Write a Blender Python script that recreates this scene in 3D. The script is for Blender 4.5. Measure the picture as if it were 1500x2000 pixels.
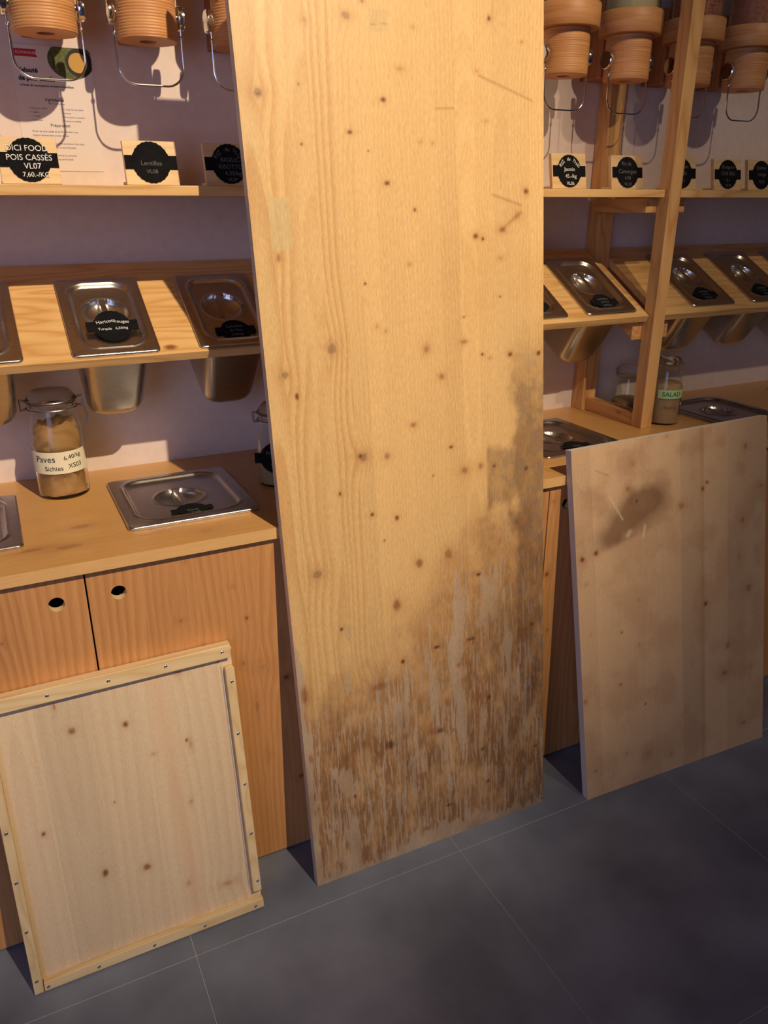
import bpy, bmesh, math, random
import numpy as np
from mathutils import Matrix, Vector

for o in list(bpy.data.objects): bpy.data.objects.remove(o)
S = bpy.context.scene
C = S.collection

# ---------------------------------------------------------------- camera
cd = bpy.data.cameras.new('camera'); cam = bpy.data.objects.new('camera', cd); C.objects.link(cam)
RX = ((0.8966348, 0.16290778, -0.41171239), (-0.44277087, 0.32989701, -0.83373972), (0.0, 0.9298543, 0.36792796))
cam.matrix_world = Matrix.Translation((0, 0, 1.5)) @ Matrix(RX).to_4x4()
cd.sensor_fit = 'HORIZONTAL'; cd.sensor_width = 36; cd.lens = 1529/1500*36; cd.clip_start = .02
S.camera = cam
S.view_settings.view_transform = 'Standard'; S.view_settings.look = 'None'
S.view_settings.gamma = 1; S.view_settings.use_curve_mapping = False
S.view_settings.exposure = 0.0

# ---------------------------------------------------------------- world and lights
w = bpy.data.worlds.new('world'); S.world = w; w.use_nodes = True
bg = w.node_tree.nodes['Background']; bg.inputs[0].default_value = (.50, .40, .40, 1); bg.inputs[1].default_value = .05

def lamp(name, kind, loc, target, energy, col, **kw):
    l = bpy.data.lights.new(name, kind); l.energy = energy; l.color = col
    for k, v in kw.items(): setattr(l, k, v)
    o = bpy.data.objects.new(name, l); C.objects.link(o); o.location = loc
    o.rotation_euler = (Vector(target)-Vector(loc)).to_track_quat('-Z', 'Y').to_euler()
    return o
# two track spots under the ceiling, a shop window to the left behind the camera
lamp('track_spot', 'SPOT', (1.09, -1.65, 4.2), (.46, 1.65, 1.38), 930, (1, .80, .54), spot_size=math.radians(40), spot_blend=1, shadow_soft_size=.03)
lamp('track_spot', 'SPOT', (2.15, -1.65, 4.2), (1.95, 1.75, 1.05), 140, (1, .79, .54), spot_size=math.radians(38), spot_blend=.8, shadow_soft_size=.05)
lamp('window_daylight', 'AREA', (-1.7, -1.5, 1.5), (.6, .8, 0), 28, (.54, .60, 1), shape='RECTANGLE', size=1.6, size_y=2.2)

# ---------------------------------------------------------------- materials
def mat(name, col=(.5, .5, .5), rough=.5, metal=0, **kw):
    m = bpy.data.materials.new(name); m.use_nodes = True
    b = m.node_tree.nodes['Principled BSDF']
    b.inputs['Base Color'].default_value = (*col, 1); b.inputs['Roughness'].default_value = rough; b.inputs['Metallic'].default_value = metal
    for k, v in kw.items(): b.inputs[k.replace('_', ' ')].default_value = v
    return m
def N(m, t, **kw):
    n = m.node_tree.nodes.new(t)
    for k, v in kw.items(): setattr(n, k, v)
    return n
def L(m, a, b): m.node_tree.links.new(a, b)
def srgb(r, g, b):
    f = lambda c: (c/255/12.92) if c/255 <= .04045 else ((c/255+.055)/1.055)**2.4
    return (f(r), f(g), f(b))

def mix_noise(name, c1, c2, scale, rough, detail=6, stretch=(1, 1, 1), bump=0, metal=0, lo=.3, hi=.7, rscale=None):
    m = mat(name, c1, rough, metal); b = m.node_tree.nodes['Principled BSDF']
    tc = N(m, 'ShaderNodeTexCoord'); mp = N(m, 'ShaderNodeMapping'); mp.inputs['Scale'].default_value = stretch
    L(m, tc.outputs['Object'], mp.inputs[0])
    n = N(m, 'ShaderNodeTexNoise'); n.inputs['Scale'].default_value = scale; n.inputs['Detail'].default_value = detail
    L(m, mp.outputs[0], n.inputs['Vector'])
    r = N(m, 'ShaderNodeValToRGB'); r.color_ramp.elements[0].position = lo; r.color_ramp.elements[1].position = hi
    r.color_ramp.elements[0].color = (*c1, 1); r.color_ramp.elements[1].color = (*c2, 1)
    L(m, n.outputs[0], r.inputs[0]); L(m, r.outputs[0], b.inputs['Base Color'])
    if bump:
        bp = N(m, 'ShaderNodeBump'); bp.inputs['Strength'].default_value = bump; bp.inputs['Distance'].default_value = .002
        L(m, n.outputs[0], bp.inputs['Height']); L(m, bp.outputs[0], b.inputs['Normal'])
    return m

def wood(name, c1, c2, axis='X', rough=.5, ring=26, knots=True):
    """pine with the grain running along one object axis"""
    m = mat(name, c1, rough); b = m.node_tree.nodes['Principled BSDF']
    tc = N(m, 'ShaderNodeTexCoord'); oi = N(m, 'ShaderNodeObjectInfo')
    ad = N(m, 'ShaderNodeVectorMath', operation='ADD'); sc = N(m, 'ShaderNodeVectorMath', operation='SCALE')
    cx = N(m, 'ShaderNodeCombineXYZ'); 
    for i in range(3): L(m, oi.outputs['Random'], cx.inputs[i])
    L(m, cx.outputs[0], sc.inputs[0]); sc.inputs['Scale'].default_value = 7
    L(m, tc.outputs['Object'], ad.inputs[0]); L(m, sc.outputs[0], ad.inputs[1])
    mp = N(m, 'ShaderNodeMapping'); s = {'X': (.12, 1, 1), 'Y': (1, .12, 1), 'Z': (1, 1, .12)}[axis]
    mp.inputs['Scale'].default_value = s; L(m, ad.outputs[0], mp.inputs[0])
    n = N(m, 'ShaderNodeTexNoise'); n.inputs['Scale'].default_value = 9; n.inputs['Detail'].default_value = 2
    L(m, mp.outputs[0], n.inputs['Vector'])
    mu = N(m, 'ShaderNodeMath', operation='MULTIPLY'); mu.inputs[1].default_value = ring; L(m, n.outputs[0], mu.inputs[0])
    fr = N(m, 'ShaderNodeMath', operation='PINGPONG'); fr.inputs[1].default_value = 1; L(m, mu.outputs[0], fr.inputs[0])
    pw = N(m, 'ShaderNodeMath', operation='POWER'); pw.inputs[1].default_value = 2.2; L(m, fr.outputs[0], pw.inputs[0])
    f = N(m, 'ShaderNodeTexNoise'); f.inputs['Scale'].default_value = 160; f.inputs['Detail'].default_value = 3; L(m, mp.outputs[0], f.inputs['Vector'])
    m2 = N(m, 'ShaderNodeMath', operation='MULTIPLY_ADD'); m2.inputs[1].default_value = .45; L(m, f.outputs[0], m2.inputs[0])
    m3 = N(m, 'ShaderNodeMath', operation='MULTIPLY'); m3.inputs[1].default_value = .6; L(m, pw.outputs[0], m3.inputs[0]); L(m, m3.outputs[0], m2.inputs[2])
    r = N(m, 'ShaderNodeValToRGB'); r.color_ramp.elements[0].color = (*c1, 1); r.color_ramp.elements[1].color = (*c2, 1)
    r.color_ramp.elements[0].position = .1
    L(m, m2.outputs[0], r.inputs[0]); out = r.outputs[0]
    if knots:
        mp2 = N(m, 'ShaderNodeMapping'); mp2.inputs['Scale'].default_value = {'X': (.6, 1, 1), 'Y': (1, .6, 1), 'Z': (1, 1, .6)}[axis]; L(m, ad.outputs[0], mp2.inputs[0])
        v = N(m, 'ShaderNodeTexVoronoi'); v.inputs['Scale'].default_value = 7; L(m, mp2.outputs[0], v.inputs['Vector'])
        kr = N(m, 'ShaderNodeValToRGB'); kr.color_ramp.elements[0].position = .05; kr.color_ramp.elements[1].position = .09
        kr.color_ramp.elements[0].color = (1, 1, 1, 1); kr.color_ramp.elements[1].color = (0, 0, 0, 1)
        L(m, v.outputs['Distance'], kr.inputs[0])
        mx = N(m, 'ShaderNodeMix', data_type='RGBA'); L(m, kr.outputs[0], mx.inputs[0]); L(m, out, mx.inputs[6]); mx.inputs[7].default_value = (c2[0]*.45, c2[1]*.36, c2[2]*.3, 1)
        out = mx.outputs[2]
    L(m, out, b.inputs['Base Color'])
    bp = N(m, 'ShaderNodeBump'); bp.inputs['Strength'].default_value = .15; bp.inputs['Distance'].default_value = .001
    L(m, m2.outputs[0], bp.inputs['Height']); L(m, bp.outputs[0], b.inputs['Normal'])
    return m

def painted(name, rough=.5, fine=.16, axis='Z', bump=.2, coat=0):
    """wood whose figure (rings, knots, stains) is stored per vertex; the shader adds the fine fibre"""
    m = mat(name, (.6, .4, .2), rough); b = m.node_tree.nodes['Principled BSDF']
    b.inputs['Coat Weight'].default_value = coat; b.inputs['Coat Roughness'].default_value = .35
    a = N(m, 'ShaderNodeAttribute', attribute_name='Col')
    tc = N(m, 'ShaderNodeTexCoord'); mp = N(m, 'ShaderNodeMapping'); mp.inputs['Scale'].default_value = (700, 700, 18) if axis == 'Z' else (18, 700, 700)
    L(m, tc.outputs['Object'], mp.inputs[0])
    n = N(m, 'ShaderNodeTexNoise'); n.inputs['Scale'].default_value = 1; n.inputs['Detail'].default_value = 4; L(m, mp.outputs[0], n.inputs['Vector'])
    mr = N(m, 'ShaderNodeMapRange'); mr.inputs[1].default_value = .3; mr.inputs[2].default_value = .7; mr.inputs[3].default_value = 1-fine; mr.inputs[4].default_value = 1+fine*.6
    L(m, n.outputs[0], mr.inputs[0])
    sc = N(m, 'ShaderNodeVectorMath', operation='SCALE'); L(m, a.outputs['Color'], sc.inputs[0]); L(m, mr.outputs[0], sc.inputs['Scale'])
    L(m, sc.outputs[0], b.inputs['Base Color'])
    bp = N(m, 'ShaderNodeBump'); bp.inputs['Strength'].default_value = bump; bp.inputs['Distance'].default_value = .0006
    L(m, n.outputs[0], bp.inputs['Height']); L(m, bp.outputs[0], b.inputs['Normal'])
    return m

M = {}
M['wall'] = mix_noise('wall_paint', srgb(218, 199, 190), srgb(226, 208, 198), 40, .85, bump=.15)
M['ceiling'] = mat('ceiling_paint', srgb(190, 184, 178), .9)
M['tile'] = mix_noise('slate_tile', srgb(92, 98, 115), srgb(132, 139, 157), 3.6, .48, detail=9, bump=.12, lo=.32, hi=.72)
M['grout'] = mat('tile_grout', srgb(186, 186, 186), .8)
M['shelf'] = wood('pine_shelf', srgb(226, 184, 124), srgb(196, 142, 78), 'X', .45)
M['post'] = wood('pine_post', srgb(220, 172, 112), srgb(190, 132, 74), 'Z', .5)
M['brace'] = wood('pine_brace', srgb(214, 164, 104), srgb(182, 122, 66), 'Y', .5)
M['strip'] = wood('pine_strip', srgb(232, 205, 158), srgb(212, 176, 122), 'X', .55, knots=False)
M['stripz'] = wood('pine_strip_upright', srgb(232, 205, 158), srgb(212, 176, 122), 'Z', .55, knots=False)
M['holder'] = wood('birch_holder', srgb(222, 190, 142), srgb(204, 168, 118), 'X', .55, ring=14, knots=False)
M['turned'] = mix_noise('layered_wood', srgb(186, 124, 74), srgb(214, 156, 98), 7, .5, detail=3, stretch=(1, 1, 26))
M['bracket'] = wood('bracket_wood', srgb(170, 108, 66), srgb(140, 84, 50), 'Z', .5)
M['carcass'] = wood('carcass_board', srgb(196, 148, 94), srgb(170, 122, 72), 'Z', .6)
M['board_worn'] = painted('worn_pine', .42, coat=.12)
M['board_bare'] = painted('bare_pine', .6, fine=.1)
M['door'] = painted('door_pine', .48, fine=.12)
M['top'] = painted('worktop_pine', .38, fine=.12, axis='X', coat=.1)
M['steel'] = mix_noise('brushed_steel', (.50, .47, .45), (.66, .63, .60), 60, .28, stretch=(1, 12, 1), metal=1)
M['pan'] = mix_noise('pan_steel', (.55, .52, .50), (.66, .63, .6), 40, .3, stretch=(1, 1, 12), metal=1)
M['chrome'] = mat('chrome_wire', (.72, .72, .72), .14, 1)
M['black'] = mix_noise('chalk_black', (.005, .005, .006), (.010, .010, .011), 60, .9)
M['black'].node_tree.nodes['Principled BSDF'].inputs['Specular IOR Level'].default_value = .12
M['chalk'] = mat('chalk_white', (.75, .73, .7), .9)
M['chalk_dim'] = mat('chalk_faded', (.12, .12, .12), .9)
M['paper'] = mat('recipe_paper', srgb(222, 208, 200), .7)
M['ink'] = mat('print_ink', (.02, .02, .02), .7)
M['ink_grey'] = mat('print_grey', (.22, .2, .2), .7)
M['red'] = mat('print_red', srgb(190, 30, 40), .7)
M['green'] = mix_noise('print_peas', srgb(48, 54, 24), srgb(104, 108, 46), 160, .7)
M['bowl'] = mat('print_bowl', (.012, .012, .012), .7)
M['soup'] = mat('print_soup', srgb(190, 146, 70), .7)
M['kraft'] = mix_noise('kraft_paper', srgb(200, 146, 86), srgb(216, 164, 102), 14, .7, bump=.8)
M['label'] = mat('masking_tape', srgb(232, 222, 192), .7)
M['tape_green'] = mat('pale_green_tape', srgb(176, 200, 140), .7)
M['pen'] = mat('pen_ink', (.012, .012, .014), .6)
M['pen_green'] = mat('green_pen', srgb(20, 130, 90), .6)
M['pencil'] = mat('blue_pencil', srgb(60, 90, 150), .8)
M['screw'] = mat('zinc_screw', (.30, .33, .36), .35, 1)
M['rubber'] = mat('rubber_gasket', srgb(120, 84, 60), .5)
def glass(name, col, rough=.03):
    m = mat(name, col, rough); b = m.node_tree.nodes['Principled BSDF']
    b.inputs['Transmission Weight'].default_value = 1; b.inputs['IOR'].default_value = 1.3
    return m
M['glass'] = glass('jar_glass', (.93, .96, .95))
M['tube'] = glass('dispenser_tube', (.95, .95, .95), .06)
M['bean'] = mat('black_beans', (.02, .018, .02), .4)
M['rice'] = mat('rice', srgb(214, 202, 150), .6)
M['grain'] = mat('red_grain', srgb(196, 128, 92), .5)
M['flour'] = mix_noise('fine_grain', srgb(176, 138, 96), srgb(200, 166, 120), 260, .8, bump=.5)

# ---------------------------------------------------------------- mesh helpers
def tag(o, label=None, cat=None, group=None, kind=None):
    for k, v in (('label', label), ('category', cat), ('group', group), ('kind', kind)):
        if v: o[k] = v
    return o
def thing(name, label, cat, loc=(0, 0, 0), rot=(0, 0, 0), group=None):
    o = bpy.data.objects.new(name, None); C.objects.link(o); o.location = loc; o.rotation_euler = rot
    o.empty_display_size = .05
    return tag(o, label, cat, group)
class MB:
    def __init__(s): s.v = []; s.f = []
    def add(s, vs, fs, mtx=None):
        n = len(s.v); s.v += [tuple(mtx @ Vector(p)) if mtx else tuple(p) for p in vs]; s.f += [tuple(i+n for i in f) for f in fs]; return s
    def box(s, x0, x1, y0, y1, z0, z1, mtx=None):
        vs = [(x, y, z) for z in (z0, z1) for y in (y0, y1) for x in (x0, x1)]
        return s.add(vs, [(0, 2, 3, 1), (4, 5, 7, 6), (0, 1, 5, 4), (2, 6, 7, 3), (0, 4, 6, 2), (1, 3, 7, 5)], mtx)
    def lathe(s, prof, n=40, mtx=None, closed=False):
        vs = [(r*math.cos(2*math.pi*k/n), r*math.sin(2*math.pi*k/n), z) for r, z in prof for k in range(n)]
        m = len(prof); fs = []
        for i in range(m if closed else m-1):
            j = (i+1) % m
            for k in range(n): fs.append((i*n+k, i*n+(k+1) % n, j*n+(k+1) % n, j*n+k))
        if not closed:
            if prof[0][0] > 0: fs.append(tuple(range(n))[::-1])
            if prof[-1][0] > 0: fs.append(tuple((m-1)*n+k for k in range(n)))
        return s.add(vs, fs, mtx)
    def tube(s, pts, r, n=8, mtx=None, closed=False):
        P = [Vector(p) for p in pts]; vs = []; m = len(P); prev = None
        for i, p in enumerate(P):
            a = P[(i-1) % m] if (closed or i > 0) else p; b = P[(i+1) % m] if (closed or i < m-1) else p
            t = (b-a).normalized()
            u = t.orthogonal().normalized() if prev is None else (prev-t*prev.dot(t)).normalized()
            prev = u; v = t.cross(u)
            vs += [tuple(p+r*(math.cos(2*math.pi*k/n)*u+math.sin(2*math.pi*k/n)*v)) for k in range(n)]
        fs = []
        for i in range(m if closed else m-1):
            j = (i+1) % m
            for k in range(n): fs.append((i*n+k, i*n+(k+1) % n, j*n+(k+1) % n, j*n+k))
        if not closed: fs += [tuple(range(n))[::-1], tuple((m-1)*n+k for k in range(n))]
        return s.add(vs, fs, mtx)
    def prism(s, outline, z0, z1, mtx=None):
        n = len(outline); vs = [(x, y, z0) for x, y in outline]+[(x, y, z1) for x, y in outline]
        return s.add(vs, [tuple(range(n))[::-1], tuple(range(n, 2*n))]+[(k, (k+1) % n, n+(k+1) % n, n+k) for k in range(n)], mtx)
    def build(s, name, m, parent=None, smooth=False, bevel=0, seg=2):
        me = bpy.data.meshes.new(name); me.from_pydata(s.v, [], s.f); me.validate()
        bm = bmesh.new(); bm.from_mesh(me)
        bmesh.ops.recalc_face_normals(bm, faces=bm.faces)
        if bevel:
            es = [e for e in bm.edges if len(e.link_faces) == 2 and e.calc_face_angle() > .6]
            bmesh.ops.bevel(bm, geom=es, offset=bevel, segments=seg, profile=.5, affect='EDGES')
        if smooth:
            for f in bm.faces: f.smooth = True
            for e in bm.edges:
                if len(e.link_faces) == 2 and e.calc_face_angle() > .7: e.smooth = False
        bm.to_mesh(me); bm.free(); me.materials.append(m)
        o = bpy.data.objects.new(name, me); C.objects.link(o); o.parent = parent
        return o
def copy_tree(o, parent=None):
    c = o.copy(); C.objects.link(c); c.parent = parent
    for ch in o.children: copy_tree(ch, c)
    return c
def plate(name, outer, holes, t, m, parent=None, mtx=None, bevel=0):
    """flat plate with cut-outs: outline in x,y, top at z=0, thickness t downwards"""
    bm = bmesh.new(); es = []
    for loop in [outer]+holes:
        vs = [bm.verts.new((x, y, 0)) for x, y in loop]
        es += [bm.edges.new((vs[i], vs[(i+1) % len(vs)])) for i in range(len(vs))]
    bmesh.ops.triangle_fill(bm, edges=es, use_beauty=True, use_dissolve=False)
    r = bmesh.ops.extrude_face_region(bm, geom=bm.faces[:])
    bmesh.ops.translate(bm, vec=(0, 0, -t), verts=[g for g in r['geom'] if isinstance(g, bmesh.types.BMVert)])
    bmesh.ops.recalc_face_normals(bm, faces=bm.faces)
    if bevel:
        es = [e for e in bm.edges if len(e.link_faces) == 2 and e.calc_face_angle() > .6]
        bmesh.ops.bevel(bm, geom=es, offset=bevel, segments=2, affect='EDGES')
    if mtx: bm.transform(mtx)
    me = bpy.data.meshes.new(name); bm.to_mesh(me); bm.free(); me.materials.append(m)
    o = bpy.data.objects.new(name, me); C.objects.link(o); o.parent = parent
    return o
def rrect(x0, x1, y0, y1, r, n=5):
    out = []
    for cx, cy, a in ((x1-r, y1-r, 0), (x0+r, y1-r, 90), (x0+r, y0+r, 180), (x1-r, y0+r, 270)):
        for k in range(n+1):
            t = math.radians(a+90*k/n); out.append((cx+r*math.cos(t), cy+r*math.sin(t)))
    return out
def text(name, body, size, m, parent, mtx, align='CENTER', shear=0, depth=.0002, spacing=1, bold=0):
    cu = bpy.data.curves.new(name, 'FONT'); cu.body = body; cu.size = size; cu.align_x = align; cu.align_y = 'CENTER'
    cu.shear = shear; cu.extrude = depth; cu.space_character = spacing; cu.offset = bold; cu.resolution_u = 3
    t = bpy.data.objects.new(name, cu); C.objects.link(t)
    dg = bpy.context.evaluated_depsgraph_get(); dg.update()
    me = bpy.data.meshes.new_from_object(t.evaluated_get(dg)); bpy.data.objects.remove(t)
    me.transform(mtx); me.materials.clear(); me.materials.append(m)
    o = bpy.data.objects.new(name, me); C.objects.link(o); o.parent = parent
    return o
def join_text(name, items, m, parent, base):
    """several lines of writing as one lettering mesh; items: (text, x, y, size, rot)"""
    objs = []
    for body, x, y, size, rot, kw in items:
        objs.append(text('t', body, size, m, None, base @ Matrix.Translation((x, y, 0)) @ Matrix.Rotation(rot, 4, 'Z'), **kw))
    bm = bmesh.new()
    for o in objs: bm.from_mesh(o.data)
    me = bpy.data.meshes.new(name); bm.to_mesh(me); bm.free(); me.materials.append(m)
    for o in objs: bpy.data.objects.remove(o)
    o = bpy.data.objects.new(name, me); C.objects.link(o); o.parent = parent
    return o

# ---------------------------------------------------------------- wood figure, computed per vertex
def h2(ix, iy, seed):
    n = (ix.astype(np.int64)*374761393+iy.astype(np.int64)*668265263+seed*974634777) & 0x7fffffff
    n = ((n ^ (n >> 13))*1274126177) & 0x7fffffff
    return ((n ^ (n >> 16)) & 0xffff)/65535.
def vn(x, y, seed=0):
    ix = np.floor(x); iy = np.floor(y); fx = x-ix; fy = y-iy
    fx = fx*fx*(3-2*fx); fy = fy*fy*(3-2*fy)
    a = h2(ix, iy, seed); b = h2(ix+1, iy, seed); c = h2(ix, iy+1, seed); d = h2(ix+1, iy+1, seed)
    return (a*(1-fx)+b*fx)*(1-fy)+(c*(1-fx)+d*fx)*fy
def fbm(x, y, seed=0, o=4):
    s = 0; a = .5; t = 0
    for i in range(o): s = s+a*vn(x, y, seed+i*17); t += a; a *= .5; x = x*2.03+3.1; y = y*2.03+1.7
    return s/t
def ss(x, a, b):
    t = np.clip((x-a)/(b-a), 0, 1); return t*t*(3-2*t)
def lerp(a, b, t): return a+(b-a)*t[..., None]
KC = {0: (srgb(190, 150, 106), srgb(146, 108, 74)), 1: (srgb(160, 106, 60), srgb(98, 62, 36)), 2: (srgb(188, 138, 92), srgb(156, 106, 66)), 3: (srgb(198, 152, 100), srgb(176, 128, 82))}
def figure(U, V, par, knots, base, dark, seed, tone=0., contrast=1.):
    """albedo of one sawn pine stave; par = (pith offset, pith depth, slope, ring spacing)"""
    uc, d, sl, sp = par
    de = d+sl*(V-.4)+.02*(vn(V*2.1, V*0+seed, seed)-.5)+.006*(vn(V*7, V*0, seed+5)-.5)
    r = np.sqrt((U-uc-.006*(vn(V*3, V*0+3, seed+9)-.5))**2+de**2)
    for k in knots:
        r = r+.7*k[2]*np.exp(-(((U-k[0])/(3.2*k[2]))**2+((V-k[1])/(5*k[3]))**2))
    ph = r/sp+.35*(fbm(U*30, V*3, seed+2, 2)-.5)
    f = ph-np.floor(ph)
    ring = ss(f, .15, .85)*(1-ss(f, .88, 1.0))
    amp = (.25+.75*vn(U*18, V*.7, seed+31))*contrast
    col = lerp(np.array(base)*(1+tone), np.array(dark)*(1+tone), np.clip(ring*amp*.75, 0, 1))
    mot = fbm(U*9, V*2.2, seed+40, 3)-.5
    col = col*(1+.10*mot)[..., None]
    fib = vn(U*900, V*25, seed+50)-.5
    col = col*(1+.022*fib)[..., None]
    for (ku, kv, kx, ky, kt) in knots:
        if U.min()-.04 > ku or U.max()+.04 < ku: continue
        e = np.sqrt(((U-ku)/kx)**2+((V-kv)/ky)**2); e = e+.35*(vn(U*140, V*140, seed+7)-.5)
        halo = np.exp(-(e/2.0)**2)*.22
        col = col*(1-halo[..., None]*np.array([.5, .8, 1.]))
        mk = 1-ss(e, .45, 1.45); inner = 1-ss(e, .15, .95)
        kc = lerp(np.array(KC[kt][0]), np.array(KC[kt][1]), inner)
        kc = kc*(1+.18*np.sin(e*9))[..., None]
        wgt = {0: .75, 1: .9, 2: .75, 3: .5}[kt]
        col = col*(1-(mk*wgt)[..., None])+kc*(mk*wgt)[..., None]
    return np.clip(col, .004, .95)

def board_mesh(name, corners, W, Lh, u0, u1, t, colfn, mtl, parent, du=.0014, dv=.0026, proud=0., side=None, v0=0., v1=None, hole=None, rects=()):
    """one board or stave: dense front grid between u0..u1 of a bilinear patch, plus sides and back"""
    v1 = Lh if v1 is None else v1
    c = [np.array(k, float) for k in corners]
    nrm = np.cross(c[1]-c[0], c[2]-c[0]); nrm /= np.linalg.norm(nrm)   # points to the viewer
    nu = max(2, int(round((u1-u0)/du))+1); nv = max(2, int(round((v1-v0)/dv))+1)
    u = np.linspace(u0, u1, nu); v = np.linspace(v0, v1, nv); U, V = np.meshgrid(u, v)
    U = U.copy(); V = V.copy()
    if hole:
        hx, hy, hr = hole; D = np.hypot(U-hx, V-hy); cell = max((u1-u0)/(nu-1), (v1-v0)/(nv-1))
        sel = np.abs(D-hr) < cell*.72
        U[sel] = hx+(U[sel]-hx)*hr/D[sel]; V[sel] = hy+(V[sel]-hy)*hr/D[sel]
    col = colfn(U, V)
    s = U/W; q = V/Lh
    def pos(s, q): return ((1-q)*(1-s))[..., None]*c[0]+((1-q)*s)[..., None]*c[1]+(q*(1-s))[..., None]*c[2]+(q*s)[..., None]*c[3]
    P = pos(s, q)+nrm*proud
    idx = np.arange(nu*nv).reshape(nv, nu)
    F = np.stack([idx[:-1, :-1], idx[:-1, 1:], idx[1:, 1:], idx[1:, :-1]], -1).reshape(-1, 4)
    if hole:
        Uc = (U[:-1, :-1]+U[1:, 1:]+U[:-1, 1:]+U[1:, :-1]).ravel()/4; Vc = (V[:-1, :-1]+V[1:, 1:]+V[:-1, 1:]+V[1:, :-1]).ravel()/4
        F = F[np.hypot(Uc-hx, Vc-hy) > hr*.985]
    if rects:
        Uc = (U[:-1, :-1]+U[1:, 1:]).ravel()/2; Vc = (V[:-1, :-1]+V[1:, 1:]).ravel()/2; keep = np.ones(len(F), bool)
        for (a, b, c_, d_) in rects: keep &= ~((Uc > a) & (Uc < b) & (Vc > c_) & (Vc < d_))
        F = F[keep]
    verts = [P.reshape(-1, 3)]; cols = [col.reshape(-1, 3)]; faces = F.tolist(); base = nu*nv
    ring = list(idx[0, :])+list(idx[1:, -1])+list(idx[-1, -2::-1])+list(idx[-2:0:-1, 0])
    rim = P.reshape(-1, 3)[ring]; sc = np.array(side if side is not None else col.reshape(-1, 3).mean(0))
    n = len(ring)
    # sides keep their own vertices so their colour does not bleed into the face
    verts.append(rim); verts.append(rim-nrm*(t+proud)); cols.append(np.tile(sc, (2*n, 1)))
    for i in range(n):
        j = (i+1) % n; faces.append([base+i, base+n+i, base+n+j, base+j])
    base += 2*n
    bc = [np.array([u0, v0]), np.array([u1, v0]), np.array([u1, v1]), np.array([u0, v1])]
    if hole:
        K = 28; ang = np.linspace(0, 2*np.pi, K, endpoint=False); hc = np.stack([hx+hr*np.cos(ang), hy+hr*np.sin(ang)], 1)
        hp = pos(hc[:, 0]/W, hc[:, 1]/Lh)
        verts.append(hp); verts.append(hp-nrm*t); cols.append(np.tile(sc, (2*K, 1)))
        for i in range(K):
            j = (i+1) % K; faces.append([base+i, base+j, base+K+j, base+K+i])
        base += 2*K
        # back face with the hole: fan of quads between the outer rectangle and the hole
        q4 = []
        for a in ang:
            dx, dy = math.cos(a), math.sin(a); ts = []
            if dx > 1e-9: ts.append((u1-hx)/dx)
            if dx < -1e-9: ts.append((u0-hx)/dx)
            if dy > 1e-9: ts.append((v1-hy)/dy)
            if dy < -1e-9: ts.append((v0-hy)/dy)
            tt = min(ts); q4.append((hx+dx*tt, hy+dy*tt))
        q4 = np.array(q4); ob = pos(q4[:, 0]/W, q4[:, 1]/Lh)-nrm*t
        verts.append(ob); verts.append(hp-nrm*t); cols.append(np.tile(sc, (2*K, 1)))
        for i in range(K):
            j = (i+1) % K; faces.append([base+i, base+K+i, base+K+j, base+j])
        base += 2*K
    else:
        b4 = np.array([pos(np.array(p[0]/W), np.array(p[1]/Lh)) for p in bc])-nrm*t
        verts.append(b4); cols.append(np.tile(sc, (4, 1))); faces.append([base, base+3, base+2, base+1]); base += 4
    Vv = np.concatenate(verts); Cc = np.concatenate(cols)
    me = bpy.data.meshes.new(name); me.from_pydata(Vv.tolist(), [], faces)
    ca = me.color_attributes.new('Col', 'FLOAT_COLOR', 'POINT')
    ca.data.foreach_set('color', np.concatenate([Cc, np.ones((len(Cc), 1))], 1).astype(np.float32).ravel())
    me.materials.append(mtl); me.update()
    o = bpy.data.objects.new(name, me); C.objects.link(o); o.parent = parent
    return o
def stave_edges(W, n, rnd, jit=.2):
    e = [0.]; 
    for i in range(n): e.append(e[-1]+1+rnd.uniform(-jit, jit))
    return [x/e[-1]*W for x in e]

# ---------------------------------------------------------------- structure
WY = 2.0                      # back wall plane
CY = 1.457                    # cabinet door fronts
CZ = .872                     # worktop surface
mb = MB().box(-3, 4.6, -3.2, WY, -.05, -.0012); floor = mb.build('floor', M['grout']); tag(floor, kind='structure')
bxs = [-1.805+.66*k for k in range(11)]; bys = [WY]+[1.262-.62*k for k in range(8)]
tile0 = None
for i in range(len(bxs)-1):
    for j in range(len(bys)-1):
        x0, x1, y1, y0 = bxs[i], min(bxs[i+1], 4.6), bys[j], max(bys[j+1], -3.2)
        if x1-x0 < .05 or y1-y0 < .05: continue
        MB().box(x0+.0008, x1-.0008, y0+.0008, y1-.0008, -.012, -random.Random(i*9+j).uniform(0, .0004)).build('floor_tile', M['tile'], floor, bevel=.0004, seg=1)
tag(MB().box(-3, 4.6, WY, WY+.1, 0, 4.5).build('wall_back', M['wall']), kind='structure')
tag(MB().box(-3, 4.6, -3.2, WY+.1, 4.5, 4.6).build('ceiling', M['ceiling']), kind='structure')

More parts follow.
